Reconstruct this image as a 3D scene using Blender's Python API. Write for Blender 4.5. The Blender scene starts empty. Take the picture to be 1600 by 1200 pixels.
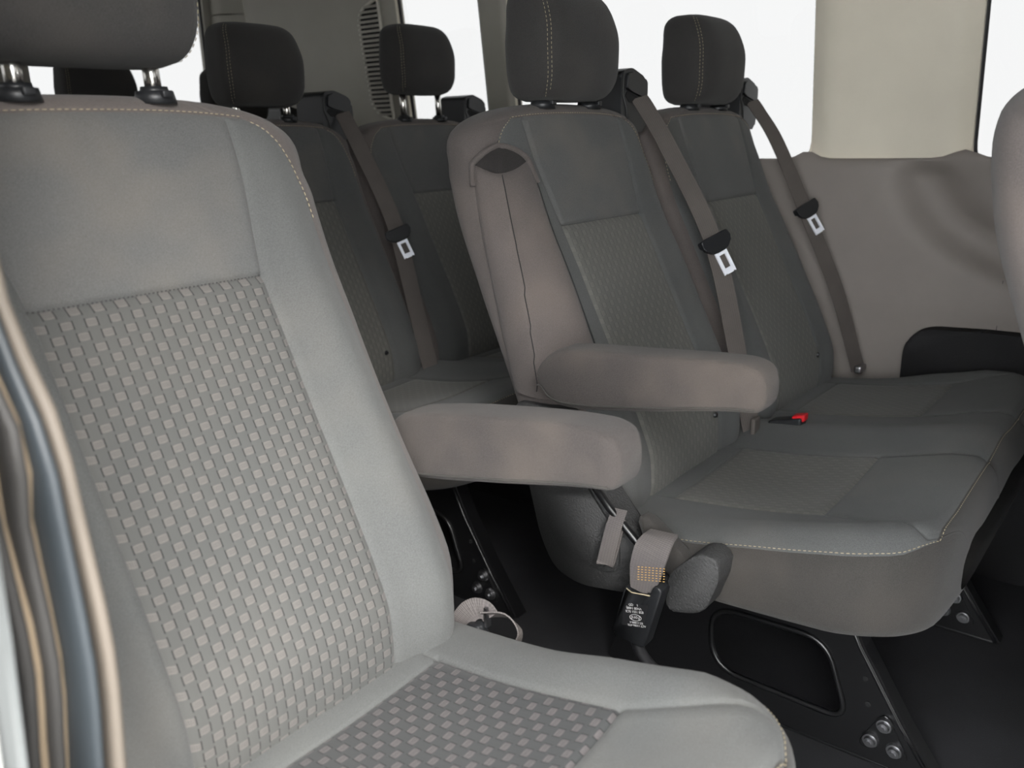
import bpy, bmesh, math, random
import numpy as np
from mathutils import Vector, Matrix
random.seed(7)
S = bpy.context.scene
C = S.collection

# ---------------------------------------------------------------- camera, sky, exposure
cam_d = bpy.data.cameras.new('camera'); cam = bpy.data.objects.new('camera', cam_d); C.objects.link(cam)
cam_d.sensor_width = 36; cam_d.sensor_fit = 'HORIZONTAL'; cam_d.lens = 1347.15 * 36 / 1600
cam_d.clip_start = 0.02; cam_d.clip_end = 200
RIGHT = Vector((0.6175270981981507, -0.7861896627425973, -0.023792796969945382))
DOWN = Vector((-0.23263401226704614, -0.15366321636225888, -0.9603483910923899))
FWD = Vector((0.7513598999996657, 0.5985761690327197, -0.27778565574666647))
mw = Matrix.Identity(4)
for i in range(3):
    mw[i][0] = RIGHT[i]; mw[i][1] = -DOWN[i]; mw[i][2] = -FWD[i]
mw[0][3], mw[1][3], mw[2][3] = -1.14604, -0.77893, 0.85634
cam.matrix_world = mw
cam_d.dof.use_dof = True; cam_d.dof.focus_distance = 1.15; cam_d.dof.aperture_fstop = 6.3
S.camera = cam

W = bpy.data.worlds.new('overcast_sky'); S.world = W; W.use_nodes = True
W.node_tree.nodes['Background'].inputs[0].default_value = (0.97, 0.985, 1.0, 1)
W.node_tree.nodes['Background'].inputs[1].default_value = 13.0

sd = bpy.data.lights.new('hazy_sun', 'SUN'); so = bpy.data.objects.new('hazy_sun', sd); C.objects.link(so)
sd.energy = 16.0; sd.angle = math.radians(38); sd.color = (1.0, 0.97, 0.93)
so.rotation_euler = Vector((0.38, 0.68, -0.58)).to_track_quat('-Z', 'Y').to_euler()

S.view_settings.view_transform = 'Standard'; S.view_settings.look = 'None'
S.view_settings.exposure = 0.14; S.view_settings.gamma = 1.0
S.view_settings.use_curve_mapping = False

FLOOR = -0.05

# ---------------------------------------------------------------- materials
class NT:
    def __init__(s, name):
        s.m = bpy.data.materials.new(name); s.m.use_nodes = True
        s.t = s.m.node_tree; s.n = s.t.nodes; s.l = s.t.links
        s.b = s.n['Principled BSDF']
    def node(s, typ, **kw):
        n = s.n.new(typ)
        for k, v in kw.items(): setattr(n, k, v)
        return n
    def math(s, op, a, b=None, c=None):
        n = s.n.new('ShaderNodeMath'); n.operation = op
        for i, v in enumerate((a, b, c)):
            if v is None: continue
            if isinstance(v, (int, float)): n.inputs[i].default_value = v
            else: s.l.new(v, n.inputs[i])
        return n.outputs[0]
    def mix(s, f, a, b):
        n = s.n.new('ShaderNodeMix'); n.data_type = 'RGBA'
        for idx, v in ((0, f), (6, a), (7, b)):
            if isinstance(v, (int, float)): n.inputs[idx].default_value = v
            elif isinstance(v, tuple): n.inputs[idx].default_value = (*v, 1) if len(v) == 3 else v
            else: s.l.new(v, n.inputs[idx])
        return n.outputs[2]
    def noise(s, scale, detail=3, rough=.55, vec=None):
        n = s.n.new('ShaderNodeTexNoise'); n.inputs['Scale'].default_value = scale
        n.inputs['Detail'].default_value = detail; n.inputs['Roughness'].default_value = rough
        if vec is None:
            vec = s.obj()
        s.l.new(vec, n.inputs['Vector'])
        return n.outputs[0]
    def obj(s):
        if not hasattr(s, '_tc'): s._tc = s.n.new('ShaderNodeTexCoord')
        return s._tc.outputs['Object']
    def uv(s):
        s.obj(); return s._tc.outputs['UV']
    def ramp(s, v, lo, hi):
        n = s.n.new('ShaderNodeMapRange'); n.inputs[1].default_value = lo; n.inputs[2].default_value = hi
        s.l.new(v, n.inputs[0]); return n.outputs[0]
    def bump(s, h, strength, dist=.001):
        n = s.n.new('ShaderNodeBump'); n.inputs['Strength'].default_value = strength
        n.inputs['Distance'].default_value = dist
        s.l.new(h, n.inputs['Height']); s.l.new(n.outputs[0], s.b.inputs['Normal'])
    def col(s, v):
        if isinstance(v, tuple): s.b.inputs['Base Color'].default_value = (*v, 1)
        else: s.l.new(v, s.b.inputs['Base Color'])
    def set(s, **kw):
        for k, v in kw.items():
            s.b.inputs[k.replace('_', ' ')].default_value = v

def lin(*c):
    return tuple(((x/255)/12.92 if x/255 < .04045 else ((x/255+.055)/1.055)**2.4) for x in c)

def fabric(name, c1, c2, stain=None, stain_amt=.5, weave=.35):
    m = NT(name)
    big = m.ramp(m.noise(6, 4), .35, .7)
    col = m.mix(big, c1, c2)
    if stain:
        st = m.math('MULTIPLY', m.ramp(m.noise(4.3, 3, .6), .5, .72), stain_amt)
        col = m.mix(st, col, stain)
    fine = m.noise(900, 2, .7)
    col = m.mix(m.math('MULTIPLY', m.ramp(fine, .32, .70), .5), col, tuple(min(1, x*1.7) for x in c2))
    m.col(col)
    m.set(Roughness=.95, Sheen_Weight=.08, Sheen_Roughness=.5)
    m.b.inputs['Specular IOR Level'].default_value = .12
    m.bump(fine, weave*1.6, .0010)
    return m.m

def pattern(name, base, base2, block, line, cw=.0104, ch=.0112, amt=1.0):
    m = NT(name)
    sep = m.node('ShaderNodeSeparateXYZ'); m.l.new(m.uv(), sep.inputs[0])
    u = m.math('DIVIDE', sep.outputs[0], cw); v = m.math('DIVIDE', sep.outputs[1], ch)
    iu = m.math('FLOOR', u); iv = m.math('FLOOR', v)
    fu = m.math('SUBTRACT', u, iu); fv = m.math('SUBTRACT', v, iv)
    par = m.math('MODULO', m.math('ABSOLUTE', m.math('ADD', iu, iv)), 2.0)
    par = m.math('GREATER_THAN', par, .5)
    du = m.math('ABSOLUTE', m.math('SUBTRACT', fu, .5)); dv = m.math('ABSOLUTE', m.math('SUBTRACT', fv, .5))
    inu = m.math('LESS_THAN', du, .46); inv = m.math('LESS_THAN', m.math('ADD', dv, m.math('MULTIPLY', m.math('POWER', du, 2.0), .22)), .29)
    blk = m.math('MULTIPLY', m.math('MULTIPLY', inu, inv), par)
    # little grid of threads inside each block
    gx = m.math('ABSOLUTE', m.math('SUBTRACT', m.math('FRACT', m.math('MULTIPLY', fu, 7.0)), .5))
    gy = m.math('ABSOLUTE', m.math('SUBTRACT', m.math('FRACT', m.math('MULTIPLY', m.math('ADD', fv, .17), 7.6)), .5))
    th = m.math('MAXIMUM', m.math('GREATER_THAN', gx, .30), m.math('GREATER_THAN', gy, .30))
    edge = m.math('GREATER_THAN', dv, .22)
    bri = m.math('MULTIPLY', blk, m.math('MINIMUM', m.math('ADD', m.math('MULTIPLY', th, .62), m.math('MULTIPLY', edge, .45)), 1.0))
    # dark dashes between the woven columns
    ln = m.math('MULTIPLY', m.math('GREATER_THAN', du, .445), m.math('SUBTRACT', 1.0, blk))
    dash = m.math('GREATER_THAN', m.math('ABSOLUTE', m.math('SUBTRACT', m.math('FRACT', m.math('ADD', v, .5)), .5)), .14)
    ln = m.math('MULTIPLY', ln, dash)
    twill = m.math('FRACT', m.math('ADD', m.math('MULTIPLY', u, 8.0), m.math('MULTIPLY', v, 9.0)))
    big = m.ramp(m.noise(5, 3), .35, .7)
    col = m.mix(big, base, base2)
    col = m.mix(m.math('MULTIPLY', m.math('GREATER_THAN', twill, .6), .25), col, tuple(x*.72 for x in base))
    col = m.mix(m.math('MULTIPLY', ln, .85*amt), col, line)
    col = m.mix(m.math('MULTIPLY', bri, .75*amt), col, block)
    m.col(col)
    h = m.math('ADD', m.math('MULTIPLY', blk, .6), m.math('MULTIPLY', m.math('SUBTRACT', 1.0, ln), .6))
    h = m.math('ADD', h, m.math('MULTIPLY', m.math('POWER', m.math('SUBTRACT', 1.0, m.math('MULTIPLY', du, 2.0)), .6), .5))
    m.bump(h, .45, .0012)
    m.set(Roughness=.9, Sheen_Weight=.08, Sheen_Roughness=.5)
    m.b.inputs['Specular IOR Level'].default_value = .15
    return m.m

def plastic(name, c, rough=.55, grain=0, gscale=500, spec=.4, var=.15, gdist=.0006):
    m = NT(name)
    col = m.mix(m.ramp(m.noise(9, 4), .3, .75), c, tuple(min(1, x*(1+var)) for x in c))
    m.col(col); m.set(Roughness=rough)
    m.b.inputs['Specular IOR Level'].default_value = spec
    if grain: m.bump(m.noise(gscale, 2, .6), grain, gdist)
    return m.m

def metal(name, c, rough):
    m = NT(name); m.col(c); m.set(Roughness=rough, Metallic=1.0); return m.m

def webbing(name, c, c2, n=90.0):
    m = NT(name)
    sep = m.node('ShaderNodeSeparateXYZ'); m.l.new(m.uv(), sep.inputs[0])
    f = m.math('SINE', m.math('MULTIPLY', sep.outputs[1], 6.2832/.0022))
    g = m.math('SINE', m.math('MULTIPLY', sep.outputs[0], 6.2832/.004))
    k = m.ramp(m.math('ADD', f, m.math('MULTIPLY', g, .4)), -1.2, 1.2)
    big = m.ramp(m.noise(14, 3), .3, .7)
    m.col(m.mix(m.math('MULTIPLY', k, .6), m.mix(big, c, c2), tuple(x*.55 for x in c)))
    m.set(Roughness=.8); m.b.inputs['Specular IOR Level'].default_value = .2
    m.bump(k, .5, .0006); return m.m

M = {}
M['plain'] = fabric('plain_grey_fabric', lin(62,63,63), lin(70,71,70), lin(92,87,81), .35)
M['upper'] = fabric('upper_grey_fabric', lin(64,65,65), lin(73,73,72), lin(98,91,82), .6)
M['gusset'] = fabric('brown_grey_gusset_fabric', lin(44,43,41), lin(52,50,48), lin(76,70,64), .5)
M['flank'] = fabric('brown_grey_flank_fabric', lin(66,62,60), lin(76,71,69), lin(100,91,84), .5)
M['pocket'] = fabric('shaded_pocket_fabric', lin(34,32,32), lin(40,38,37))  # shade inside the flap's opening, put into a darker fabric colour
M['head'] = fabric('headrest_fabric', lin(40,39,39), lin(47,46,45), lin(74,69,63), .4)
M['arm'] = fabric('armrest_fabric', lin(50,47,46), lin(59,55,53), lin(88,80,73), .7, .6)
M['pattern'] = pattern('woven_basket_pattern', lin(64,65,64), lin(71,71,69), lin(100,94,91), lin(22,22,22))
M['patcush'] = pattern('woven_basket_pattern_shaded', lin(46,47,48), lin(53,54,54), lin(98,90,90), lin(22,22,22))  # same weave as the backrest; shading by viewing angle put into the colour
M['pattern2'] = pattern('woven_basket_pattern_flat_light', lin(80,80,77), lin(87,86,82), lin(100,98,93), lin(46,46,45), amt=.85)  # same weave again, flatter light on the double seats put into its colours
M['stitch'] = plastic('beige_thread', lin(138,128,106), .8)
M['dthread'] = plastic('dark_thread', lin(30,30,31), .9)
M['black'] = plastic('black_plastic', lin(26,27,29), .42, .3, 700)
M['blackfab'] = plastic('black_recess', lin(12,12,13), .9)
M['shell'] = plastic('grained_grey_plastic', lin(49,49,49), .6, 1.0, 330, .35, .2, .0016)
M['steel'] = metal('polished_steel', (.62,.6,.57), .22)
M['latch'] = metal('brushed_latch_steel', (.9,.93,1.0), .5); M['latch'].node_tree.nodes['Principled BSDF'].inputs['Metallic'].default_value = .35
M['bracket'] = plastic('black_painted_steel', lin(17,17,18), .28, .1, 60, .5)
M['bolt'] = metal('dark_bolt_steel', (.30,.30,.31), .35)
M['web'] = webbing('grey_belt_webbing', lin(82,77,74), lin(92,87,83))
M['weblight'] = webbing('light_grey_webbing', lin(92,88,88), lin(102,97,94))
M['red'] = plastic('red_release_button', lin(170,22,30), .4)
M['white'] = plastic('label_print', lin(150,150,150), .7)
M['label'] = plastic('label_black', lin(20,20,22), .6)
M['cream'] = plastic('beige_trim_plastic', lin(196,190,175), .6, .15, 800, .3, .08)
M['lower'] = plastic('grey_trim_plastic', lin(118,112,107), .6, .35, 700, .3, .12)
M['rear'] = plastic('grey_beige_rear_trim', lin(142,139,131), .6, .15, 800, .3, .08)
M['lowdark'] = plastic('charcoal_trim_plastic', lin(50,49,49), .65, .3, 700, .3, .12)
M['carpet'] = plastic('wheel_arch_carpet', lin(40,40,41), .95, .8, 800, .1)
M['roof'] = plastic('headliner', lin(120,118,112), .9, .3, 900, .1)
M['rubber'] = plastic('black_rubber', lin(18,18,20), .55)
M['seal_blue'] = plastic('weathered_rubber_seal', lin(36,40,43), .5, .2, 40, .3, .35)
M['seal_grey'] = plastic('grey_door_seal', lin(42,41,40), .6, .2, 60, .3, .3)
M['tan'] = plastic('dust_line', lin(98,86,70), .8)
M['paint'] = plastic('white_body_paint', lin(78,80,80), .3)
M['beige'] = plastic('beige_edge_trim', lin(74,68,61), .7)
M['cloth'] = plastic('asphalt', lin(120,120,118), .9)

def floor_mat():
    m = NT('black_rubber_floor')
    n = m.ramp(m.noise(420, 3, .7), .60, .78)
    base = m.mix(m.ramp(m.noise(7, 4), .3, .7), lin(25,25,27), lin(37,37,40))
    m.col(m.mix(m.math('MULTIPLY', n, .5), base, lin(70,70,73)))
    m.set(Roughness=.75); m.bump(m.noise(500, 2), .5, .001); return m.m
M['floor'] = floor_mat()

def glass_mat():
    m = NT('tinted_window_glass')
    t = m.node('ShaderNodeBsdfTransparent'); t.inputs[0].default_value = (.0665, .0660, .0650, 1)
    g = m.node('ShaderNodeBsdfGlossy'); g.inputs['Roughness'].default_value = .02
    g.inputs[0].default_value = (1, 1, 1, 1)
    fr = m.node('ShaderNodeFresnel'); fr.inputs[0].default_value = 1.3
    mx = m.node('ShaderNodeMixShader')
    m.l.new(m.math('MULTIPLY', fr.outputs[0], .5), mx.inputs[0]); m.l.new(t.outputs[0], mx.inputs[1]); m.l.new(g.outputs[0], mx.inputs[2])
    m.l.new(mx.outputs[0], m.n['Material Output'].inputs[0]); return m.m
M['glass'] = glass_mat()

# ---------------------------------------------------------------- helpers
def tag(o, label=None, cat=None, group=None, kind=None):
    if label: o['label'] = label
    if cat: o['category'] = cat
    if group: o['group'] = group
    if kind: o['kind'] = kind
    return o

def link(name, verts, faces, mat, parent=None, smooth=True, uv=None, sub=False, loc=None):
    me = bpy.data.meshes.new(name)
    me.from_pydata([tuple(map(float, v)) for v in verts], [], faces)
    me.materials.append(mat)
    if smooth: me.polygons.foreach_set('use_smooth', [True]*len(me.polygons))
    if uv is not None:
        l = me.uv_layers.new(name='UVMap')
        for lp in me.loops: l.data[lp.index].uv = uv[lp.vertex_index]
    me.update()
    o = bpy.data.objects.new(name, me); C.objects.link(o)
    if parent is not None:
        o.parent = parent
        if parent.type == 'EMPTY' and loc is None: o.location = (0, 0, -parent_base(parent))
    if loc is not None: o.location = loc
    return o

def parent_base(p): return p.get('_b', FLOOR)

def empty(name, loc):
    o = bpy.data.objects.new(name, None); C.objects.link(o); o.location = loc
    o.empty_display_size = .05
    return o

def copy_tree(o, parent=None):
    c = o.copy(); C.objects.link(c)
    if parent is not None: c.parent = parent
    for ch in list(o.children): copy_tree(ch, c)
    return c

def from_bm(name, bm, mat, parent=None, smooth=False, loc=None):
    bmesh.ops.recalc_face_normals(bm, faces=bm.faces)
    me = bpy.data.meshes.new(name); bm.to_mesh(me); bm.free()
    me.materials.append(mat)
    if smooth: me.polygons.foreach_set('use_smooth', [True]*len(me.polygons))
    o = bpy.data.objects.new(name, me); C.objects.link(o)
    if parent is not None:
        o.parent = parent
        if parent.type == 'EMPTY' and loc is None: o.location = (0, 0, -parent_base(parent))
    if loc is not None: o.location = loc
    return o

def add_box(bm, lo, hi, bev=0, seg=2):
    r = bmesh.ops.create_cube(bm, size=1)
    vs = r['verts']
    for v in vs:
        for i in range(3): v.co[i] = lo[i] + (v.co[i]+.5)*(hi[i]-lo[i])
    if bev:
        es = list({e for v in vs for e in v.link_edges})
        bmesh.ops.bevel(bm, geom=es, offset=bev, segments=seg, affect='EDGES', profile=.5)
    return vs

def add_prism(bm, pts, axis, a, b, bev=0, seg=2):
    """polygon pts in the two other axes, extruded along axis from a to b"""
    def P(p, t):
        if axis == 'x': return (t, p[0], p[1])
        if axis == 'y': return (p[0], t, p[1])
        return (p[0], p[1], t)
    v0 = [bm.verts.new(P(p, a)) for p in pts]; v1 = [bm.verts.new(P(p, b)) for p in pts]
    n = len(pts); f = [bm.faces.new(v0), bm.faces.new(v1[::-1])]
    for i in range(n): f.append(bm.faces.new((v0[i], v1[i], v1[(i+1) % n], v0[(i+1) % n])))
    if bev:
        es = list({e for ff in f[:2] for e in ff.edges})
        bmesh.ops.bevel(bm, geom=es, offset=bev, segments=seg, affect='EDGES', profile=.5)

def round_poly(pts, r, n=6):
    out = []; N = len(pts)
    rr = r if isinstance(r, (list, tuple)) else [r]*N
    for i in range(N):
        p0, p, p1 = Vector(pts[i-1]), Vector(pts[i]), Vector(pts[(i+1) % N])
        a = (p0-p); b = (p1-p); d = min(rr[i], a.length*.49, b.length*.49)
        A = p+a.normalized()*d; B = p+b.normalized()*d
        for k in range(n+1):
            t = k/n; out.append(tuple((1-t)**2*A + 2*t*(1-t)*p + t*t*B))
    return out

def ring_tube(path, prof, up=Vector((0, 0, 1)), closed=False):
    """sweep profile [(a,b)] along path; returns verts, faces"""
    V, F = [], []; n = len(path); k = len(prof)
    P = [Vector(p) for p in path]
    for i in range(n):
        t = (P[min(i+1, n-1)] - P[max(i-1, 0)]).normalized()
        if closed: t = (P[(i+1) % n]-P[i-1]).normalized()
        s = t.cross(up).normalized(); w = s.cross(t).normalized()
        for a, b in prof: V.append(P[i] + s*a + w*b)
    m = n if closed else n-1
    for i in range(m):
        for j in range(k):
            a = i*k+j; b = i*k+(j+1) % k; c = ((i+1) % n)*k+(j+1) % k; d = ((i+1) % n)*k+j
            F.append((a, b, c, d))
    if not closed:
        F.append(tuple(range(k))[::-1]); F.append(tuple(range((n-1)*k, n*k)))
    return V, F

def circ(r, n=8, ry=None):
    ry = ry or r
    return [(r*math.cos(2*math.pi*i/n), ry*math.sin(2*math.pi*i/n)) for i in range(n)]

def interp(xs, ys):
    """smooth monotone-ish cubic interpolation"""
    xs = np.array(xs, float); ys = np.array(ys, float)
    if xs[0] > xs[-1]: xs = xs[::-1]; ys = ys[::-1]
    h = np.diff(xs); d = np.diff(ys)/h
    m = np.zeros(len(xs)); m[0] = d[0]; m[-1] = d[-1]
    for i in range(1, len(xs)-1):
        m[i] = 0 if d[i-1]*d[i] <= 0 else 2*d[i-1]*d[i]/(d[i-1]+d[i])
    def f(x):
        x = min(max(x, xs[0]), xs[-1]); i = int(min(np.searchsorted(xs, x, 'right')-1, len(xs)-2)); i = max(i, 0)
        t = (x-xs[i])/h[i]
        return float(ys[i]*(2*t**3-3*t*t+1)+m[i]*h[i]*(t**3-2*t*t+t)+ys[i+1]*(-2*t**3+3*t*t)+m[i+1]*h[i]*(t**3-t*t))
    return f

def sect(cols, w, t, p, nb):
    pts = []
    for x in cols:
        q = min(abs(x)/w, .9999)
        pts.append((x, t*(1-q**p)**(1/p)))
    def ang(x, n): return math.atan2((max(n, 0)/t)**(p/2), (abs(x)/w)**(p/2))
    a0 = ang(*pts[-1]); a1 = ang(*pts[0])
    tot = a0 + math.pi + a1
    for k in range(1, nb):
        a = a0 - tot*k/nb
        c, s = math.cos(a), math.sin(a)
        pts.append((w*math.copysign(abs(c)**(2/p), c), t*math.copysign(abs(s)**(2/p), s)))
    return pts

class Grid:
    """rows of rings; patches of it become separate meshes"""
    def __init__(s): s.rows = []; s.uvs = []
    def patch(s, name, r0, r1, c0, c1, mat, parent, wrap=False, loc=None, cap0=False, cap1=False):
        n = len(s.rows[0]); V, F, U = [], [], []
        cols = list(range(c0, c1+1)) if not wrap else [(c0+i) % n for i in range((c1-c0) % n + 1)]
        if wrap == 'full': cols = list(range(n))
        k = len(cols)
        for r in range(r0, r1+1):
            for c in cols: V.append(s.rows[r][c % n]); U.append(s.uvs[r][c % n])
        kk = k if wrap == 'full' else k-1
        for r in range(r1-r0):
            for c in range(kk):
                F.append((r*k+c, r*k+(c+1) % k, (r+1)*k+(c+1) % k, (r+1)*k+c))
        if cap0: F.append(tuple(range(k))[::-1])
        if cap1: F.append(tuple(range((r1-r0)*k, (r1-r0+1)*k)))
        return V, F, U
    def multi(s, name, specs, mat, parent, loc=None):
        V, F, U = [], [], []
        for sp in specs:
            v, f, u = s.patch(name, *sp[:4], mat, parent, **(sp[4] if len(sp) > 4 else {}))
            o = len(V); V += v; U += u; F += [tuple(i+o for i in ff) for ff in f]
        me = link(name, V, F, mat, parent, True, U, loc=loc)
        bm = bmesh.new(); bm.from_mesh(me.data); bmesh.ops.remove_doubles(bm, verts=bm.verts, dist=1e-5)
        bmesh.ops.recalc_face_normals(bm, faces=bm.faces)
        bm.to_mesh(me.data); bm.free()
        return me

def stitches(name, polys, parent, mat=None, dl=.0040, gap=.0022, r=.00055, out=None, loc=None):
    """dashes of thread along polylines; out = offset direction list"""
    V, F = [], []
    for poly in polys:
        P = [Vector(p) for p in poly]
        d = [0]
        for a, b in zip(P, P[1:]): d.append(d[-1]+(b-a).length)
        def at(t):
            i = min(max(int(np.searchsorted(d, t))-1, 0), len(P)-2)
            L = d[i+1]-d[i] or 1e-9
            return P[i].lerp(P[i+1], (t-d[i])/L)
        t = 0
        while t+dl < d[-1]:
            a, b = at(t), at(t+dl); ax = (b-a)
            if ax.length < 1e-6: t += dl+gap; continue
            ax.normalize(); s = ax.orthogonal().normalized(); w = ax.cross(s)
            o = len(V)
            for q, rr in ((a, .35), (a.lerp(b, .25), 1), (a.lerp(b, .75), 1), (b, .35)):
                for k in range(4):
                    th = math.pi/2*k; V.append(q+(s*math.cos(th)+w*math.sin(th))*r*rr)
            for m_ in range(3):
                for k in range(4): F.append((o+m_*4+k, o+m_*4+(k+1) % 4, o+m_*4+4+(k+1) % 4, o+m_*4+4+k))
            t += dl+gap
    return tag(link(name, V, F, mat or M['stitch'], parent, True, loc=loc), kind='stuff')

def gauss(x, s): return math.exp(-(x/s)**2)
PITCH = .47
ZP = .727

# ---------------------------------------------------------------- seat shapes
zF = interp([.255,.262,.275,.295,.325,.36,.40,.45,.50,.56,.61,.67,.73,.80,.85,.872,.885,.893,.898,.900],
            [-.115,-.135,-.165,-.188,-.206,-.214,-.212,-.195,-.172,-.142,-.117,-.088,-.058,-.030,-.013,-.006,-.001,.005,.015,.032])
zB = interp([.255,.275,.30,.37,.48,.545,.655,.77,.84,.872,.887,.895,.900],
            [-.10,-.080,-.070,-.058,-.020,.004,.046,.082,.090,.086,.078,.068,.05])
zW = interp([.255,.262,.275,.295,.33,.40,.80,.83,.85,.865,.874,.884,.890,.895,.898,.900],
            [.13,.165,.195,.215,.230,.234,.234,.230,.231,.229,.224,.212,.197,.172,.134,.06])
zA = interp([.25,.70,.727,.76,.79,.83,.86,.90], [.112,.111,.112,.117,.122,.127,.128,.128])
zX = interp([.25,.30,.78,.83,.86,.875,.884,.90], [.15,.203,.205,.199,.186,.172,.152,.10])
zBo = interp([.25,.32,.42,.60,.73,.82,.9], [.1,.8,1.0,.95,.6,.35,.1])

GR = {}
def backrest(parent, x0, muted):
    G = Grid()
    zs = [.255,.258,.262,.268,.275,.284,.295,.31,.325,.345,.36]
    zs += list(np.linspace(.375, ZP-.012, 26)) + [ZP-.006, ZP-.003, ZP-.0012]
    rp = len(zs); zs += [ZP, ZP+.0012, ZP+.003, ZP+.007, ZP+.013]
    zs += list(np.linspace(.75, .874, 13)) + [.879, .882]
    rt = len(zs); zs += [.884, .8852, .887, .889, .891, .893, .8945, .8955, .8965, .898, .8992, .900]
    arc = 0; prev = None
    NB = 44
    for z in zs:
        f, b, w, a, xs = zF(z), zB(z), zW(z), zA(z), zX(z)
        if not muted: w += .014*gauss(z-.40, .11)
        w = max(w, xs*1.02 if z < .89 else w); xs = min(xs, w*.93); a = min(a, xs*.8)
        yc, t = (f+b)/2, max((b-f)/2, .002)
        cols = [-xs, -xs+.002, -xs+.006] + list(np.linspace(-xs+.012, -a-.010, 8)) + [-a-.005, -a-.0022, -a, -a+.0022, -a+.005]
        cols += list(np.linspace(-a+.010, a-.010, 17))
        cols += [a-.005, a-.0022, a, a+.0022, a+.005] + list(np.linspace(a+.010, xs-.012, 8)) + [xs-.006, xs-.002, xs]
        pts = sect(cols, w, t, 3.1, NB)
        if prev is not None: arc += math.hypot(z-prev[0], f-prev[1])
        prev = (z, f)
        row, uv = [], []
        for x, n in pts:
            if n > 0:
                k = n/t
                bo = (.021 if muted else .033)*zBo(z)*gauss(abs(x)-.172, .036 if muted else .034)*k
                hol = -.004*gauss(x, .07) * zBo(z)
                g = 0
                if z > .33: g -= .0042*gauss(abs(x)-a, .0032)*(1 if z < .88 else .3)
                if abs(x) <= a+.004: g -= .0045*gauss(z-ZP, .0034)
                if z > .30: g -= .0022*gauss(abs(x)-xs, .0025)
                g -= .0025*gauss(z-.884, .0028)*(1 if abs(x) <= xs+.01 else .5)
                g += .004*gauss(z-.83, .06)*gauss(x, .1)     # padded upper part
                n = n + bo + hol + g
            # soft crown: side ends of the top droop a little
            zz = z - .016*(abs(x)/.2)**2.6*max(0, (z-.80)/.1)
            row.append(Vector((x0+x, yc-n, zz))); uv.append((x+x0*0, arc))
        G.rows.append(row); G.uvs.append(uv)
    nr = len(zs); c = 11; cA = 3+8+2; cB = cA+4+17+0+... if False else None
    # column indices
    iA = 3+8+2            # column of -a
    iB = iA+2+17+3        # column of +a
    iX = iB+2+8+3         # column of +xs
    n = len(G.rows[0])
    body = G.multi('backrest', [(0, nr-1, iX, n, {'wrap': True}), (rt, nr-1, 0, iX)], M['flank'], parent)
    # close the crown and the bottom
    G.multi('bolster', [(0, rt, 0, iA), (0, rt, iB, iX)], M['plain'], body, loc=(0,0,0))
    G.multi('patterned_panel', [(0, rp, iA, iB)], M['pattern2' if muted else 'pattern'], body, loc=(0,0,0))
    G.multi('upper_panel', [(rp, rt, iA, iB)], M['upper'], body, loc=(0,0,0))
    r0 = next(i for i, z in enumerate(zs) if z > .36)
    out = []
    def off(r, cidx, d=.0006):
        p = G.rows[r][cidx]; ctr = Vector((x0, (zF(zs[r])+zB(zs[r]))/2, p.z))
        q = (p-ctr); return p + q.normalized()*d
    r0 = next(i for i, z in enumerate(zs) if z > .765)
    rl = next(i for i, z in enumerate(zs) if z > .848) if x0 == 0 and muted else r0
    left = [off(r, 1, .0012) for r in range(rl, rt)]
    right = [off(r, iX-1, .0012) for r in range(r0, rt)]
    top = [G.rows[rt+1][cc]+Vector((0, -.0008, .0012)) for cc in range(0, iX+1)]
    stitches('stitching', [left+top, right[::-1]], body, loc=(0,0,0))
    sp = [G.rows[rp+1][cc]+Vector((0, -.0014, .0)) for cc in range(iA, iB+1)]
    stitches('seam_thread', [sp], body, M['dthread'], .002, .002, .0005, loc=(0,0,0))
    parent['_g'] = 1; GR[parent.name] = (G, zs) if x0 == 0 else GR[parent.name]
    return body

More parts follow.
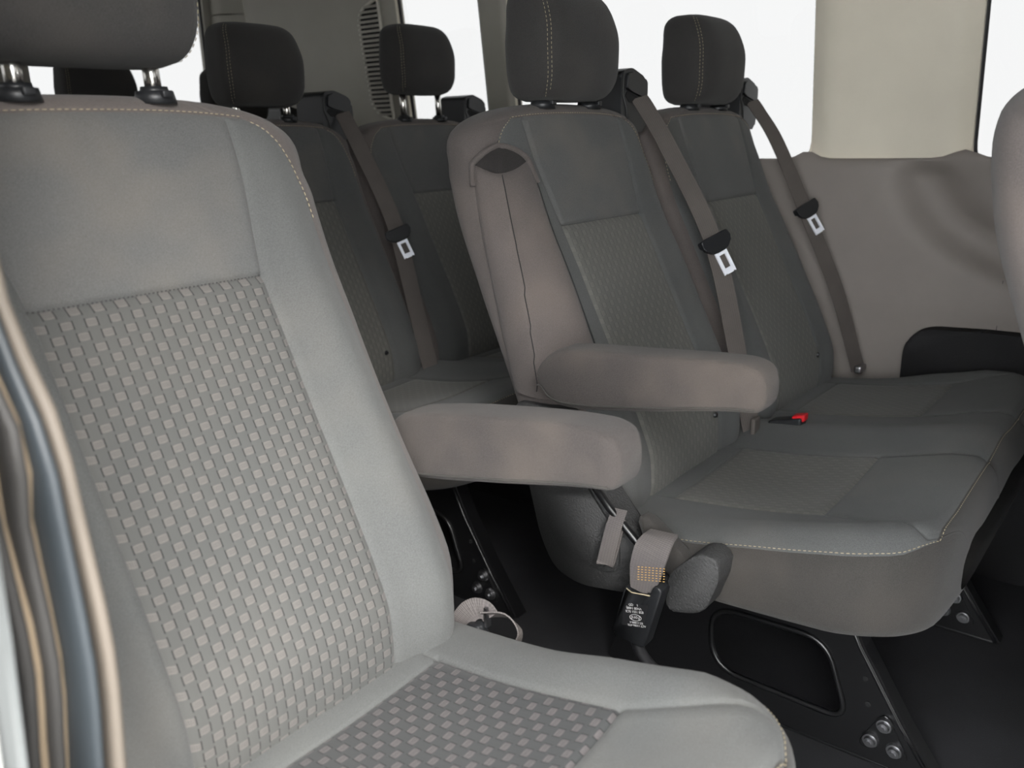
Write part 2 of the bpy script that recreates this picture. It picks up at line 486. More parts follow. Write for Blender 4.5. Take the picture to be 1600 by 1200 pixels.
def cushion(parent, nseat, muted):
    """one cushion, nseat places wide"""
    Wt = PITCH*nseat/2; xc = PITCH*(nseat-1)/2
    top = interp([-.09,-.16,-.24,-.345,-.45,-.52,-.56,-.585,-.60,-.61,-.617], [.338,.342,.350,.362,.380,.398,.408,.410,.403,.390,.355])
    bot = interp([-.09,-.2,-.36,-.5,-.575,-.60,-.617], [.25,.252,.254,.256,.257,.262,.290])
    wy = interp([-.09,-.12,-.50,-.535,-.56,-.58,-.595,-.607,-.614,-.617], [.20,.234,.233,.225,.212,.195,.175,.146,.112,.07])
    xsy = interp([-.09,-.50,-.55,-.58,-.60,-.617], [.221,.221,.205,.175,.132,.05])
    XL, XR = -.100, .140
    YP = -.455
    ys = [-.09,-.094,-.10,-.11,-.12,-.15,-.18,-.21,-.235,-.238]
    rb = len(ys); ys += [-.240,-.243,-.25] + list(np.linspace(-.26, YP+.012, 16)) + [YP+.004, YP+.0015]
    rf = len(ys); ys += [YP, YP-.0015, YP-.004] + list(np.linspace(YP-.012, -.585, 11)) + [-.590, -.5945]
    rs = len(ys); ys += [-.597, -.599, -.602, -.6055, -.609, -.612, -.6145, -.6162, -.617]
    G = Grid(); colsidx = None
    for y in ys:
        s = wy(y); w = Wt-PITCH/2+s; xs = min(Wt-PITCH/2+xsy(y), w*.962)
        zt, zb = top(y), bot(y); zc, t = (zt+zb)/2, max((zt-zb)/2, .004)
        fl = interp([-.617, -.597, YP], [.9, .75, 0])(y) if y < YP else 0
        # seam curves per seat (in x from cushion centre)
        cols = []; seams = []
        for k in range(nseat):
            cx = (k-(nseat-1)/2)*PITCH
            l = cx+XL; r = cx+XR
            if k == 0: l = l + fl*(-.075)
            if k == nseat-1: r = r + fl*.045
            l = max(l, -xs*.98); r = min(r, xs*.98)
            seams += [l, r]
        edges = [-xs]+seams+[xs]
        cols = [-xs]; idx = [0]
        for e0, e1 in zip(edges, edges[1:]):
            d = e1-e0; e = min(.004, d*.2); e2 = min(.0016, d*.08)
            inner = [e0+e2, e0+e] + list(np.linspace(e0+e+d*.04, e1-e-d*.04, 9)) + [e1-e, e1-e2]
            cols += inner + [e1]; idx.append(len(cols)-1)
        pts = sect(cols, w, t, 4.2, 40)
        row, uv = [], []
        for x, n in pts:
            if n > 0:
                k_ = n/t; g = 0
                b = 0
                b += interp([-.617,-.50,-.42,-.32,-.25,-.09],[.026,.032,.029,.014,.010,.008])(y)*gauss(abs(x)-(w-.045), .042)
                for j in range(nseat-1):
                    bx = (j+.5-(nseat-1)/2)*PITCH; b += .017*gauss(x-bx, .055)
                b *= 1 if y > -.5 else interp([-.617, -.5], [.45, 1])(y)
                for sx in seams:
                    if y < -.232: g -= .0036*gauss(x-sx, .0028)
                inpan = any(seams[2*j]-.002 <= x <= seams[2*j+1]+.002 for j in range(nseat))
                if inpan: g -= .0034*(gauss(y-YP, .003)+gauss(y+.240, .003))
                g -= .002*gauss(abs(x)-xs, .0025)+.002*gauss(y+.597, .0025)
                g -= .010*gauss(x-(seams[0]+seams[1])/2, .09)*gauss(y+.36, .12)
                n += b*k_ + g*k_
            row.append(Vector((xc+x, y, zc+n))); uv.append((x+xc, y))
        G.rows.append(row); G.uvs.append(uv)
    n = len(G.rows[0]); iX = idx[-1]; last = len(ys)-1
    body = G.multi('cushion', [(0, last, iX, n, {'wrap': True}), (rs, last, 0, iX), (0, 0, 0, 0)][:2], M['gusset'], parent)
    plain = [(0, rb, 0, iX), (rf, rs, 0, iX)]
    for j in range(nseat+1): plain.append((rb, rf, idx[2*j], idx[2*j+1]))
    G.multi('seat_cover', plain, M['plain'], body, loc=(0,0,0))
    for j in range(nseat):
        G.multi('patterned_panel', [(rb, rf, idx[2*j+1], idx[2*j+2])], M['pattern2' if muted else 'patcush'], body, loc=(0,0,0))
    L = [G.rows[r][1]+Vector((-.0004, 0, .001)) for r in range(4, rs)]
    R_ = [G.rows[r][iX-1]+Vector((.0004, 0, .001)) for r in range(4, rs) if nseat > 1 or ys[r] < -.53]
    T = [G.rows[rs+1][c]+Vector((0, -.0009, .0008)) for c in range(0, iX+1)]
    stitches('stitching', [L+T+R_[::-1]], body, loc=(0,0,0))
    return body

def headrest(parent, x0, raise_, fab='head', ws=1.0):
    hw = interp([0,.006,.018,.04,.08,.115,.138,.15,.157,.160], [.080,.096,.106,.112,.114,.109,.103,.093,.076,.045])
    ht = interp([0,.006,.018,.04,.08,.12,.14,.152,.158,.160], [.030,.043,.052,.057,.058,.053,.047,.037,.025,.010])
    yc = interp([0,.04,.09,.16], [.020,.014,.014,.028])
    z0 = .903+raise_
    G = Grid(); hs = [0,.002,.005,.009,.014,.020,.028,.038]+list(np.linspace(.05,.125,10))+[.132,.139,.145,.150,.154,.157,.159,.160]
    for h in hs:
        w, t = hw(h)*.865*ws, ht(h); xs = w*.93
        cols = [-xs, -xs+.0022, -xs+.005]+list(np.linspace(-xs+.01, xs-.01, 16))+[xs-.005, xs-.0022, xs]
        row = []
        for i, (x, n) in enumerate(sect(cols, w, t, 3.5, 40)):
            if n > 0: n -= .0022*gauss(abs(x)-xs, .0028)
            row.append(Vector((x0-.006+x, yc(h)-n, z0+h)))
        G.rows.append(row); G.uvs.append([(p.x, p.z) for p in row])
    iX = 21; n = len(G.rows[0]); L = len(hs)-1
    o = G.multi('headrest', [(0, L, 0, n, {'wrap': 'full', 'cap0': True, 'cap1': True})], M[fab], parent)
    lines = []
    for c, sgn in ((0, -1), (iX+2, 1)):
        lines.append([G.rows[r][c]+Vector((sgn*.0006, -.0012, 0)) for r in range(2, L-2)])
    lines.append([G.rows[r][1]+Vector((.0008, -.0016, 0)) for r in range(4, L-3)])
    stitches('stitching', lines, o, loc=(0,0,0), r=.00045)
    for s in (-1, 1):
        V, F = ring_tube([(x0+s*.062, .014, .895), (x0+s*.062, .018, z0+.02)], circ(.0076, 14), up=Vector((0, 1, 0)))
        link('post', V, F, M['steel'], o, True, loc=(0,0,0))
    for s in (-1, 1):
        bm = bmesh.new()
        for (r, za, zb) in ((.0195, .892, .9035), (.014, .9, .9075)):
            bmesh.ops.create_cone(bm, cap_ends=True, segments=24, radius1=r, radius2=r*.86, depth=zb-za,
                                  matrix=Matrix.Translation((x0+s*.062, .014, (za+zb)/2)))
        add_box(bm, (x0+s*.062-.004, -.008, .897), (x0+s*.062+.006, .002, .9035), .001)
        c_ = from_bm('post_collar', bm, M['black'], parent, False)
        for p in c_.data.polygons: p.use_smooth = len(p.vertices) == 4
    return o

def armrest(parent, xa, xb, prof_top, prof_bot, y0, y1):
    """padded arm: rounded bar from y0 (front) to y1 (rear)"""
    w = abs(xb-xa)/2; xm = (xa+xb)/2
    ys = list(np.linspace(0, 1, 40)); G = Grid()
    def rr(s):   # end rounding
        e = .04; f = 1
        if s < e: f = max(.12, (1-(1-s/e)**2.6))**(1/2.6)
        e2 = .14
        if s > 1-e2: f = min(f, max(.001, (1-((s-(1-e2))/e2)**2.0))**.5)
        return f
    ss = [0,.004,.010,.018,.03,.045,.06,.08]+list(np.linspace(.10,.84,24))+[.87,.90,.925,.945,.96,.972,.981,.988,.993,.997,.9993,1.0]
    for s in ss:
        y = y0+(y1-y0)*s
        zt, zb = prof_top(s), prof_bot(s); zc = (zt+zb)/2; f = rr(s); h = (zt-zb)/2*f
        ww = w*(max(.45, 1-(1-min(1, s/.06))**2*.35) if s < .06 else 1)*(1 if s < .8 else (1-.35*((s-.8)/.2)**2))
        row = []
        for k in range(32):
            a = 2*math.pi*k/32; c, q = math.cos(a), math.sin(a); p = 6.0
            row.append(Vector((xm+ww*math.copysign(abs(c)**(2/p), c), y, zc+h*math.copysign(abs(q)**(2/p), q))))
        G.rows.append(row); G.uvs.append([(p_.x, p_.y) for p_ in row])
    o = G.multi('armrest', [(0, len(ss)-1, 0, 32, {'wrap': 'full', 'cap0': True, 'cap1': True})], M['arm'], parent)
    # piping along the lower outer edge
    sgn = -1 if xa < xb else 1
    pts = []
    for s in list(np.linspace(.03, .93, 26)):
        f = rr(s); zt, zb = prof_top(s), prof_bot(s)
        pts.append((xa+.0005, y0+(y1-y0)*s, (zt+zb)/2-(zt-zb)/2*f*.80))
    for s in (.97, .985): pts.append((xa+.004, y0+(y1-y0)*s, (prof_top(s)+prof_bot(s))/2-.012))
    V, F = ring_tube(pts, circ(.0012, 6)); link('piping', V, F, M['gusset'], o, True, loc=(0,0,0))
    return o

def bracket(parent, x0, flip=1):
    """pressed steel leg plate with a rounded slot and a bolted foot"""
    out = round_poly([(-.610,-.048),(-.35,-.048),(-.12,-.048),(-.06,-.048),(-.10,.06),(-.13,.262),(-.432,.262),(-.492,.135)], [.008,.01,.01,.012,.04,.01,.01,.08])
    slot = round_poly([(-.255,.122),(-.262,.012),(-.480,.006),(-.440,.128)], [.045,.05,.035,.04], 8)
    bm = bmesh.new()
    def loop(pts, x):
        vs = [bm.verts.new((x, p[0], p[1])) for p in pts]
        return vs, [bm.edges.new((vs[i], vs[(i+1) % len(vs)])) for i in range(len(vs))]
    xa, xb = x0, x0+.006
    A, ea = loop(out, xa); B, eb = loop(slot, xa)
    bmesh.ops.triangle_fill(bm, edges=ea+eb, use_beauty=True)
    A2, ea2 = loop(out, xb); B2, eb2 = loop(slot, xb)
    bmesh.ops.triangle_fill(bm, edges=ea2+eb2, use_beauty=True)
    for P, Q in ((A, A2), (B, B2)):
        for i in range(len(P)): bm.faces.new((P[i], Q[i], Q[(i+1) % len(P)], P[(i+1) % len(P)]))
    o = from_bm('leg_plate', bm, M['bracket'], parent)
    # rolled lip round the slot, front flange and foot flange
    s2 = [(x0-.001, p[0], p[1]) for p in slot]
    V, F = ring_tube(s2, circ(.0045, 8), up=Vector((1, 0, 0)), closed=True); link('slot_lip', V, F, M['bracket'], o, True, loc=(0,0,0))
    bm = bmesh.new()
    fl = [(-.612,-.046),(-.560,.028),(-.494,.135),(-.434,.262)]
    for (a, b) in zip(fl, fl[1:]):
        q = [(a[0], a[1]), (b[0], b[1]), (b[0]+.005, b[1]), (a[0]+.005, a[1])]
        add_prism(bm, q, 'x', x0+.001, x0+.030)
    link_o = from_bm('front_flange', bm, M['bracket'], o, loc=(0,0,0))
    V, F = ring_tube([(x0-.002, p[0]+.007, p[1]) for p in fl], circ(.003, 8), up=Vector((1, 0, 0))); link('flange_bead', V, F, M['bracket'], o, True, loc=(0,0,0))
    bm = bmesh.new(); add_box(bm, (x0-.002, -.60, -.05), (x0+.03, -.08, -.045), .001)
    from_bm('foot_flange', bm, M['bracket'], o, loc=(0,0,0))
    # raised triangular foot pad with bolts
    bm = bmesh.new()
    tri = round_poly([(-.531,.046),(-.494,-.026),(-.573,-.028)], .018, 6)
    add_prism(bm, tri, 'x', x0-.003, x0+.001, .0015)
    from_bm('foot_pad', bm, M['bracket'], o, loc=(0,0,0))
    for (y, z) in ((-.532,.023),(-.515,-.009),(-.549,-.012)):
        bm = bmesh.new()
        for r, d0, d1, sg in ((.0125, -.0045, 0, 24), (.0085, -.0095, -.003, 20)):
            bmesh.ops.create_cone(bm, cap_ends=True, segments=sg, radius1=r, radius2=r*.85, depth=d1-d0,
                                  matrix=Matrix.Translation((x0-.003+(d0+d1)/2, y, z)) @ Matrix.Rotation(-math.pi/2, 4, 'Y'))
        bmesh.ops.create_cone(bm, cap_ends=True, segments=6, radius1=.0042, radius2=.0042, depth=.004,
                              matrix=Matrix.Translation((x0-.0135, y, z)) @ Matrix.Rotation(math.pi/2, 4, 'Y'))
        from_bm('bolt', bm, M['bolt'], o, loc=(0,0,0))
    for (y, z) in ((-.499,.086),(-.506,.046)):
        bm = bmesh.new()
        bmesh.ops.create_cone(bm, cap_ends=True, segments=16, radius1=.0042, radius2=.0042, depth=.001,
                              matrix=Matrix.Translation((x0-.0005, y, z)) @ Matrix.Rotation(math.pi/2, 4, 'Y'))
        from_bm('bolt_hole', bm, M['blackfab'], o, loc=(0,0,0))
    return o

def belt_housing(parent, x0):
    """plastic belt guide on the inboard shoulder of a backrest"""
    y0 = .008
    def P(x, z): return (x0+x, z)
    bm = bmesh.new()
    prof = round_poly([P(.150,.855), P(.152,.952), P(.185,.960), P(.226,.947), P(.238,.935), P(.240,.885), P(.232,.855)], .010, 4)
    add_prism(bm, prof, 'y', y0, .095, .005, 3)
    o = from_bm('belt_guide', bm, M['black'], parent)
    bm = bmesh.new()
    add_prism(bm, round_poly([P(.164,.926), P(.167,.949), P(.186,.953), P(.230,.940), P(.232,.916), P(.222,.912), P(.180,.921)], .004, 3), 'y', y0-.005, y0+.004, .0015, 2)
    from_bm('guide_lip', bm, M['black'], o, loc=(0,0,0))
    bm = bmesh.new()
    add_prism(bm, round_poly([P(.163,.915), P(.170,.922), P(.218,.908), P(.230,.912), P(.224,.898), P(.175,.904)], .003, 3), 'y', y0-.0012, y0+.003)
    from_bm('belt_slot', bm, M['blackfab'], o, loc=(0,0,0))
    V, F = ring_tube([(x0+.158, y0-.0005, .950), (x0+.156, y0-.0008, .915), (x0+.168, y0-.001, .893), (x0+.170, y0-.001, .866)], circ(.0014, 6), up=Vector((0, 1, 0)))
    link('edge_bead', V, F, M['shell'], o, True, loc=(0,0,0))
    return o

def side_shell(parent):
    bm = bmesh.new()
    pts = round_poly([(-.060,.500),(-.088,.385),(-.108,.305),(-.132,.262),(-.175,.250),(-.262,.264),(-.272,.300),(-.258,.345),(-.208,.402),(-.15,.50)], .02, 5)
    add_prism(bm, pts, 'x', -.2470, -.205, .009, 3)
    o = from_bm('recliner_cover', bm, M['shell'], parent, True)
    inner = round_poly([(-.095,.47),(-.112,.385),(-.130,.315),(-.158,.288),(-.240,.285),(-.240,.340),(-.195,.395),(-.14,.47)], .02, 5)
    bm = bmesh.new(); add_prism(bm, inner, 'x', -.2515, -.245, .004, 3)
    from_bm('raised_face', bm, M['shell'], o, True, loc=(0,0,0))
    V, F = ring_tube([(-.257,-.190,.425),(-.259,-.23,.385),(-.262,-.29,.335),(-.262,-.33,.300)], circ(.0055, 10), up=Vector((1, 0, 0)))
    link('pivot_tube', V, F, M['bracket'], parent, True)
    bm = bmesh.new()
    add_prism(bm, round_poly([(-.318,.300),(-.326,.326),(-.362,.363),(-.387,.360),(-.390,.334),(-.374,.288),(-.358,.279),(-.322,.270)], .009, 4), 'x', -.268, -.225, .0035, 3)
    from_bm('hinge_cover', bm, M['shell'], parent, True)
    bm = bmesh.new()
    add_prism(bm, round_poly([(-.262,.376),(-.275,.380),(-.335,.336),(-.340,.312),(-.30,.300),(-.285,.32)], .008, 4), 'x', -.244, -.225, .004, 2)
    from_bm('cushion_side_frame', bm, M['gusset'], parent, True)
    return o

def side_pad(parent, G, zs):
    """padded flap over the aisle-side bolster, with a pocket under its hood, coloured dark for its shade"""
    n = len(G.rows[0])
    def ring(z):
        i = min(range(len(zs)-1), key=lambda k: 0 if zs[k] <= z <= zs[k+1] else abs(zs[k]-z)+1)
        t = min(1, max(0, (z-zs[i])/(zs[i+1]-zs[i])))
        return [a.lerp(b, t) for a, b in zip(G.rows[i], G.rows[i+1])]
    e1 = interp([.50,.60,.70,.78,.83,.86], [-.170,-.160,-.150,-.145,-.152,-.165])
    e3 = interp([.50,.558,.65,.758,.833,.86], [-.050,-.042,-.022,.002,.014,.018])
    def P(t, z, off):
        R_ = ring(z)
        # front columns run from -xs inward; the side runs backwards from index n-1
        line = [R_[c] for c in range(12, -1, -1)] + [R_[c] for c in range(n-1, n-22, -1)]
        x1, y3 = e1(z), e3(z)
        d = [0]
        for q0, q1 in zip(line, line[1:]): d.append(d[-1]+(q1-q0).length)
        sa, sb = d[0], d[-1]
        for k in range(len(line)-1):
            if line[k].x > x1 >= line[k+1].x: sa = d[k]+(line[k].x-x1)/(line[k].x-line[k+1].x)*(d[k+1]-d[k]); break
        for k in range(9, len(line)-1):
            if line[k].y <= y3 < line[k+1].y: sb = d[k]+(y3-line[k].y)/(line[k+1].y-line[k].y)*(d[k+1]-d[k]); break
        seg = line; w = sa+t*(sb-sa); k = min(max(int(np.searchsorted(d, w))-1, 0), len(seg)-2)
        p = seg[k].lerp(seg[k+1], (w-d[k])/max(d[k+1]-d[k], 1e-9))
        tt = (seg[min(k+2, len(seg)-1)]-seg[max(k-1, 0)]); nn = Vector((-abs(tt.y)-.0001, -abs(tt.x), 0)).normalized()
        return p+nn*off
    TS = [0, .03, .08, .16, .26, .38, .50, .58, .62, .66, .74, .84, .92, .97, 1.0]
    hgt = interp([0,.03,.10,.35,.58,.62,.66,.85,.97,1.0], [-.002,.004,.0065,.0085,.0125,.0145,.0125,.0075,.003,-.002])
    zV = interp([0,.62,1.0], [.822,.806,.824])
    def zA(t): return .822+.026*max(0, math.sin(math.pi*t))**.7
    V, F = [], []; rows = np.linspace(0, 1, 30); k = len(TS)
    for r in rows:
        for t in TS:
            z = .51+(zV(t)-.51)*r
            V.append(P(t, z, hgt(t)*(1 if r < .97 else .75)))
    # tuck the top edge in
    for t in TS: V.append(P(t, zV(t)+.001, -.003))
    nr = len(rows)+1
    for r in range(nr-1):
        for c in range(k-1): F.append((r*k+c, r*k+c+1, (r+1)*k+c+1, (r+1)*k+c))
    o = link('flank_pad', V, F, M['flank'], parent, True)
    V, F = [], []; m = 6
    for r in range(m+1):
        for t in TS:
            z = (zV(t)-.004)+(zA(t)-zV(t)+.004)*r/m
            V.append(P(t, z, .0012+.006*(r/m)**3))
    for r in range(m):
        for c in range(k-1): F.append((r*k+c, r*k+c+1, (r+1)*k+c+1, (r+1)*k+c))
    link('pocket', V, F, M['pocket'], o, True, loc=(0,0,0))
    arc = [P(0, .79, .003)]+[P(t, zA(t)+.001, .0042) for t in np.linspace(0, 1, 24)]+[P(1, .79, .003)]
    V, F = ring_tube(arc, [(a*.9, b) for a, b in circ(.0046, 10)], up=Vector((.7, .7, 0)))
    link('pocket_hood', V, F, M['flank'], o, True, loc=(0,0,0))
    V, F = ring_tube([P(0, z, .0022) for z in np.linspace(.52, .82, 30)], circ(.0011, 6), up=Vector((.7, .7, 0)))
    link('pad_seam', V, F, M['dthread'], o, True, loc=(0,0,0))
    V, F = ring_tube([P(.62, z, .0148) for z in np.linspace(.52, .805, 30)], circ(.0007, 6), up=Vector((.7, .7, 0)))
    link('ridge_seam', V, F, M['dthread'], o, True, loc=(0,0,0))
    return o

def seat_button(parent, x, y, z):
    bm = bmesh.new()
    bmesh.ops.create_cone(bm, cap_ends=True, segments=16, radius1=.005, radius2=.0035, depth=.004,
                          matrix=Matrix.Translation((x, y, z)) @ Matrix.Rotation(math.pi/2, 4, 'X'))
    return from_bm('fixing_button', bm, M['black'], parent)

def double_seat(fab='head', raises=(0, 0)):
    root = empty('double_seat', (0, 0, FLOOR))
    for k in range(2):
        backrest(root, k*PITCH, True)
        headrest(root, k*PITCH, raises[k], fab)
        belt_housing(root, k*PITCH)
        seat_button(root, k*PITCH+.088, -.214, .415)
    cushion(root, 2, True)
    bracket(root, .012); bracket(root, .456)
    bm = bmesh.new(); add_box(bm, (-.02, -.42, .235), (.50, -.16, .262), .006)
    from_bm('under_frame', bm, M['bracket'], root)
    side_shell(root); side_pad(root, *GR[root.name])
    top = interp([0,.1,.5,.85,1], [.606,.614,.607,.599,.585]); bot = interp([0,.1,.5,.85,1], [.560,.557,.535,.522,.530])
    armrest(root, -.295, -.242, top, bot, -.442, -.135)
    return root

def single_seat():
    root = empty('single_seat', (0, 0, FLOOR))
    backrest(root, 0, False); headrest(root, 0, .021, ws=1.10)
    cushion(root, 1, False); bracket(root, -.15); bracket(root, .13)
    bm = bmesh.new(); add_box(bm, (-.17, -.42, .235), (.17, -.16, .262), .006)
    from_bm('under_frame', bm, M['bracket'], root)
    top = interp([0,.1,.5,.85,1], [.578,.586,.575,.557,.545]); bot = interp([0,.1,.5,.85,1], [.526,.522,.497,.478,.475])
    armrest(root, .245, .303, top, bot, -.384, -.06)
    return root

# ---------------------------------------------------------------- the setting
def struct(name, bm, m, smooth=False):
    o = from_bm(name, bm, m, None, smooth); o['kind'] = 'structure'; return o

bm = bmesh.new(); add_box(bm, (-1.06, -2.3, FLOOR-.04), (.84, 2.05, FLOOR))
struct('floor', bm, M['floor'])
bm = bmesh.new(); add_box(bm, (-1.06, -2.3, 1.46), (.84, 2.05, 1.50)); struct('ceiling', bm, M['roof'])
bm = bmesh.new(); add_box(bm, (-9, -9, -.62), (9, 9, -.60)); struct('ground', bm, M['cloth'])

def rrect(y0, y1, z0, z1, r, n=8):
    return round_poly([(y0, z0), (y1, z0), (y1, z1), (y0, z1)], r, n)

def tilt(z, x0=.78): return x0 - .07*max(0, z-.79)/.6

def wall_holes(name, outer, holes, xf, th, mat, axis='x'):
    bm = bmesh.new(); rings = []
    for side in (0, 1):
        es = []; rg = []
        for lp in [outer]+holes:
            vs = []
            for (a, z) in lp:
                if axis == 'x': vs.append(bm.verts.new((xf(z)+side*th, a, z)))
                else: vs.append(bm.verts.new((a, xf(z)+side*th, z)))
            es += [bm.edges.new((vs[i], vs[(i+1) % len(vs)])) for i in range(len(vs))]; rg.append(vs)
        bmesh.ops.triangle_fill(bm, edges=es, use_beauty=True); rings.append(rg)
    for A, B in zip(*rings):
        for i in range(len(A)): bm.faces.new((A[i], B[i], B[(i+1) % len(A)], A[(i+1) % len(A)]))
    return struct(name, bm, mat)

def window(name, lp, xf, axis='x', off=.02):
    bm = bmesh.new()
    vs = []
    for (a, z) in lp:
        vs.append(bm.verts.new((xf(z)+off, a, z) if axis == 'x' else (a, xf(z)+off, z)))
    bm.faces.new(vs)
    g = struct(name, bm, M['glass'])
    P = [((xf(z)+off-.004, a, z) if axis == 'x' else (a, xf(z)+off-.004, z)) for a, z in lp]
    V, F = ring_tube(P, circ(.006, 8), up=Vector((1, 0, 0)) if axis == 'x' else Vector((0, 1, 0)), closed=True)
    s = link('window_seal', V, F, M['rubber'], g, True, loc=(0,0,0))
    return g

# far side wall: beige upper with windows, grey lower
ytop = 1.44
line = [(-2.3,.80),(-.41,.803),(-.37,.796),(-.30,.786),(-.15,.786),(-.10,.797),(-.085,.803)]
win_d = rrect(-1.35, -.405, .752, 1.36, .07)
win_c = rrect(-.088, .715, .768, 1.36, .07)
win_b = rrect(.81, 1.115, .790, 1.36, .06)
# pillars etc. with the window holes
wall_holes('wall_left', [(-2.3, .742), (1.812, .742), (1.812, ytop+.03), (-2.3, ytop+.03)], [win_d, win_c, win_b], lambda z: tilt(z, .792), .03, M['cream'])
window('window_1', win_d, lambda z: tilt(z, .792)); window('window_2', win_c, lambda z: tilt(z, .792)); window('window_3', win_b, lambda z: tilt(z, .792))

# pillar covers stand proud of the wall
def pillar(y0, y1, name, z0=.786, bow=.02, mat='cream'):
    V, F = [], []; n = 14
    zs = np.linspace(0, 1, 10)
    for a in zs:
        for k in range(n+1):
            t = k/n; y = y0+(y1-y0)*t
            e = min(t, 1-t)*2; d = bow*(1-(1-min(1, e*3.2))**2.2)
            # bottom edge follows the seam
            zb = z0 + (.018*(max(0, (.22-t)/.22))**1.5 + .018*(max(0, (t-.78)/.22))**1.5)
            z = zb+(ytop-zb)*a
            V.append((tilt(z, .790)-d, y, z))
    for r in range(9):
        for k in range(n): F.append((r*(n+1)+k, r*(n+1)+k+1, (r+1)*(n+1)+k+1, (r+1)*(n+1)+k))
    o = link(name, V, F, M[mat], None, True); o['kind'] = 'structure'; return o
pillar(-.405, -.090, 'trim_1', bow=.026)
pillar(.715, .81, 'trim_2', bow=.012, mat='rear')
pillar(1.115, 1.81, 'trim_3', .86, bow=.03, mat='rear')

# lower moulded side panel with the scooped recess
def lower_panel():
    V, F = [], []
    ysn = np.linspace(-1.6, 1.86, 174); zsn = np.linspace(FLOOR, .815, 60)
    for y in ysn:
        for z in zsn:
            x = .752
            zb = .786 + (.02*gauss(y+.40, .03)+.02*gauss(y+.09, .025) if -.45 < y < 0 else 0)
            zc = min(z, .80)
            # top rim turns outwards to the glass
            if z > .76: x += .010*((z-.76)/.05)**2
            # recess below the front window
            d = 0
            if y < -.25:
                # inside of rounded recess: distance to the curve
                q = math.hypot((y+.62)/.335, (zc-.80)/.245); q2 = math.hypot((y+.62)/.25, (zc-.80)/.175)
                lg = lambda v: 1/(1+math.exp(max(-50, min(50, v))))
                d += .042*lg((q-1)*32) - .030*lg((q2-1)*26)
                d *= lg((zc-.775)*160)
            # beyond the pillar the panel bows out slightly
            d += .012*gauss(y-.02, .12)*gauss(zc-.75, .1)
            d -= .006/(1+math.exp(-(zc-.48)*160))      # shelf line
            V.append((x+d, y, z if z < zb else zb + (z-zb)*.2))
    n = len(zsn)
    for i in range(len(ysn)-1):
        for j in range(n-1): F.append((i*n+j, i*n+j+1, (i+1)*n+j+1, (i+1)*n+j))
    o = link('wall_left', V, F, M['lower'], None, True); o['kind'] = 'structure'; return o
lower_panel()
bm = bmesh.new(); add_box(bm, (.7505, -.4955, .46), (.756, -.4945, .56)); struct('trim_4', bm, M['rubber'])

# wheel arch cover
bm = bmesh.new()
add_prism(bm, round_poly([(-1.3, FLOOR+.001), (-.335, FLOOR+.001), (-.335, .455), (-.48, .462), (-1.3, .46)], [.005,.005,.06,.02,.01], 10), 'x', .712, .770, .010, 3)
tag(from_bm('wheel_arch_cover', bm, M['carpet'], None, True), kind='structure')

# rear end with door windows
win_r = rrect(.075, .672, .80, 1.38, .06); win_r2 = rrect(-.86, -.02, .80, 1.38, .06)
wall_holes('wall_rear', [(-1.06, FLOOR), (.80, FLOOR), (.80, ytop+.03), (-1.06, ytop+.03)], [win_r, win_r2], lambda z: 1.95, .04, M['rear'], 'y')
window('window_4', win_r, lambda z: 1.95, 'y'); window('window_5', win_r2, lambda z: 1.95, 'y')
# rear corner post, split by a seam
bm = bmesh.new(); add_prism(bm, round_poly([(.695, 1.952), (.70, 1.90), (.755, 1.812), (.80, 1.808), (.81, 1.952)], .012, 4), 'z', FLOOR, 1.262, .003); struct('trim_5', bm, M['rear'], False)
bm = bmesh.new(); add_prism(bm, round_poly([(.695, 1.952), (.70, 1.90), (.755, 1.812), (.80, 1.808), (.81, 1.952)], .012, 4), 'z', 1.266, 1.46, .003); struct('trim_6', bm, M['rear'], False)
V, F = ring_tube([(.760, 1.806, z) for z in (.5, .9, 1.45)], circ(.005, 8), up=Vector((1, 0, 0)))
o = link('trim_7', V, F, M['rubber'], None, True); o['kind'] = 'structure'

# near side wall behind the sliding door opening, front bulkhead with windscreen
wn = rrect(.15, .85, .80, 1.36, .07); wn2 = rrect(1.0, 1.7, .80, 1.36, .07)
wall_holes('wall_right', [(-.27, FLOOR), (2.0, FLOOR), (2.0, 1.46), (-2.3, 1.46), (-2.3, FLOOR), (-1.22, FLOOR), (-1.22, 1.34), (-.22, 1.34), (-.24, .85)], [wn, wn2], lambda z: -1.045, -.03, M['cream'])
window('window_6', wn, lambda z: -1.045, off=-.02); window('window_7', wn2, lambda z: -1.045, off=-.02)
ws = rrect(-.95, .70, .75, 1.38, .08)
wall_holes('wall_front', [(-1.06, FLOOR), (.84, FLOOR), (.84, 1.46), (-1.06, 1.46)], [ws], lambda z: -2.25, -.04, M['lowdark'], 'y')
bm = bmesh.new(); vs = [bm.verts.new((a, -2.27, z)) for a, z in ws]; bm.faces.new(vs); struct('window_8', bm, M['glass'])

# louvred extractor vent on the rear quarter trim
def xv(z): return tilt(z, .790)-.0305
vent = empty('air_vent', (xv(.9), 1.26, .90)); vent['_b'] = 0
tag(vent, 'tall grey louvred air vent on the rear corner trim beside the rear side window', 'vent')
vp = round_poly([(1.150,.905),(1.232,.935),(1.240,1.185),(1.218,1.215),(1.150,1.238)], [.015,.05,.02,.02,.015], 6)
P = [(xv(z)-.002, y, z) for y, z in vp]
V, F = ring_tube(P, circ(.0045, 8), up=Vector((1, 0, 0)), closed=True)
M['ventrim'] = plastic('vent_rim_plastic', lin(172,168,158), .5)
link('vent_frame', [Vector(v)-vent.location for v in V], F, M['ventrim'], vent, True, loc=(0,0,0))
bm = bmesh.new(); vs = [bm.verts.new(Vector((xv(z)-.0005, y, z))-vent.location) for y, z in vp]; bm.faces.new(vs)
from_bm('vent_recess', bm, M['blackfab'], vent, loc=(0,0,0))
sm = None
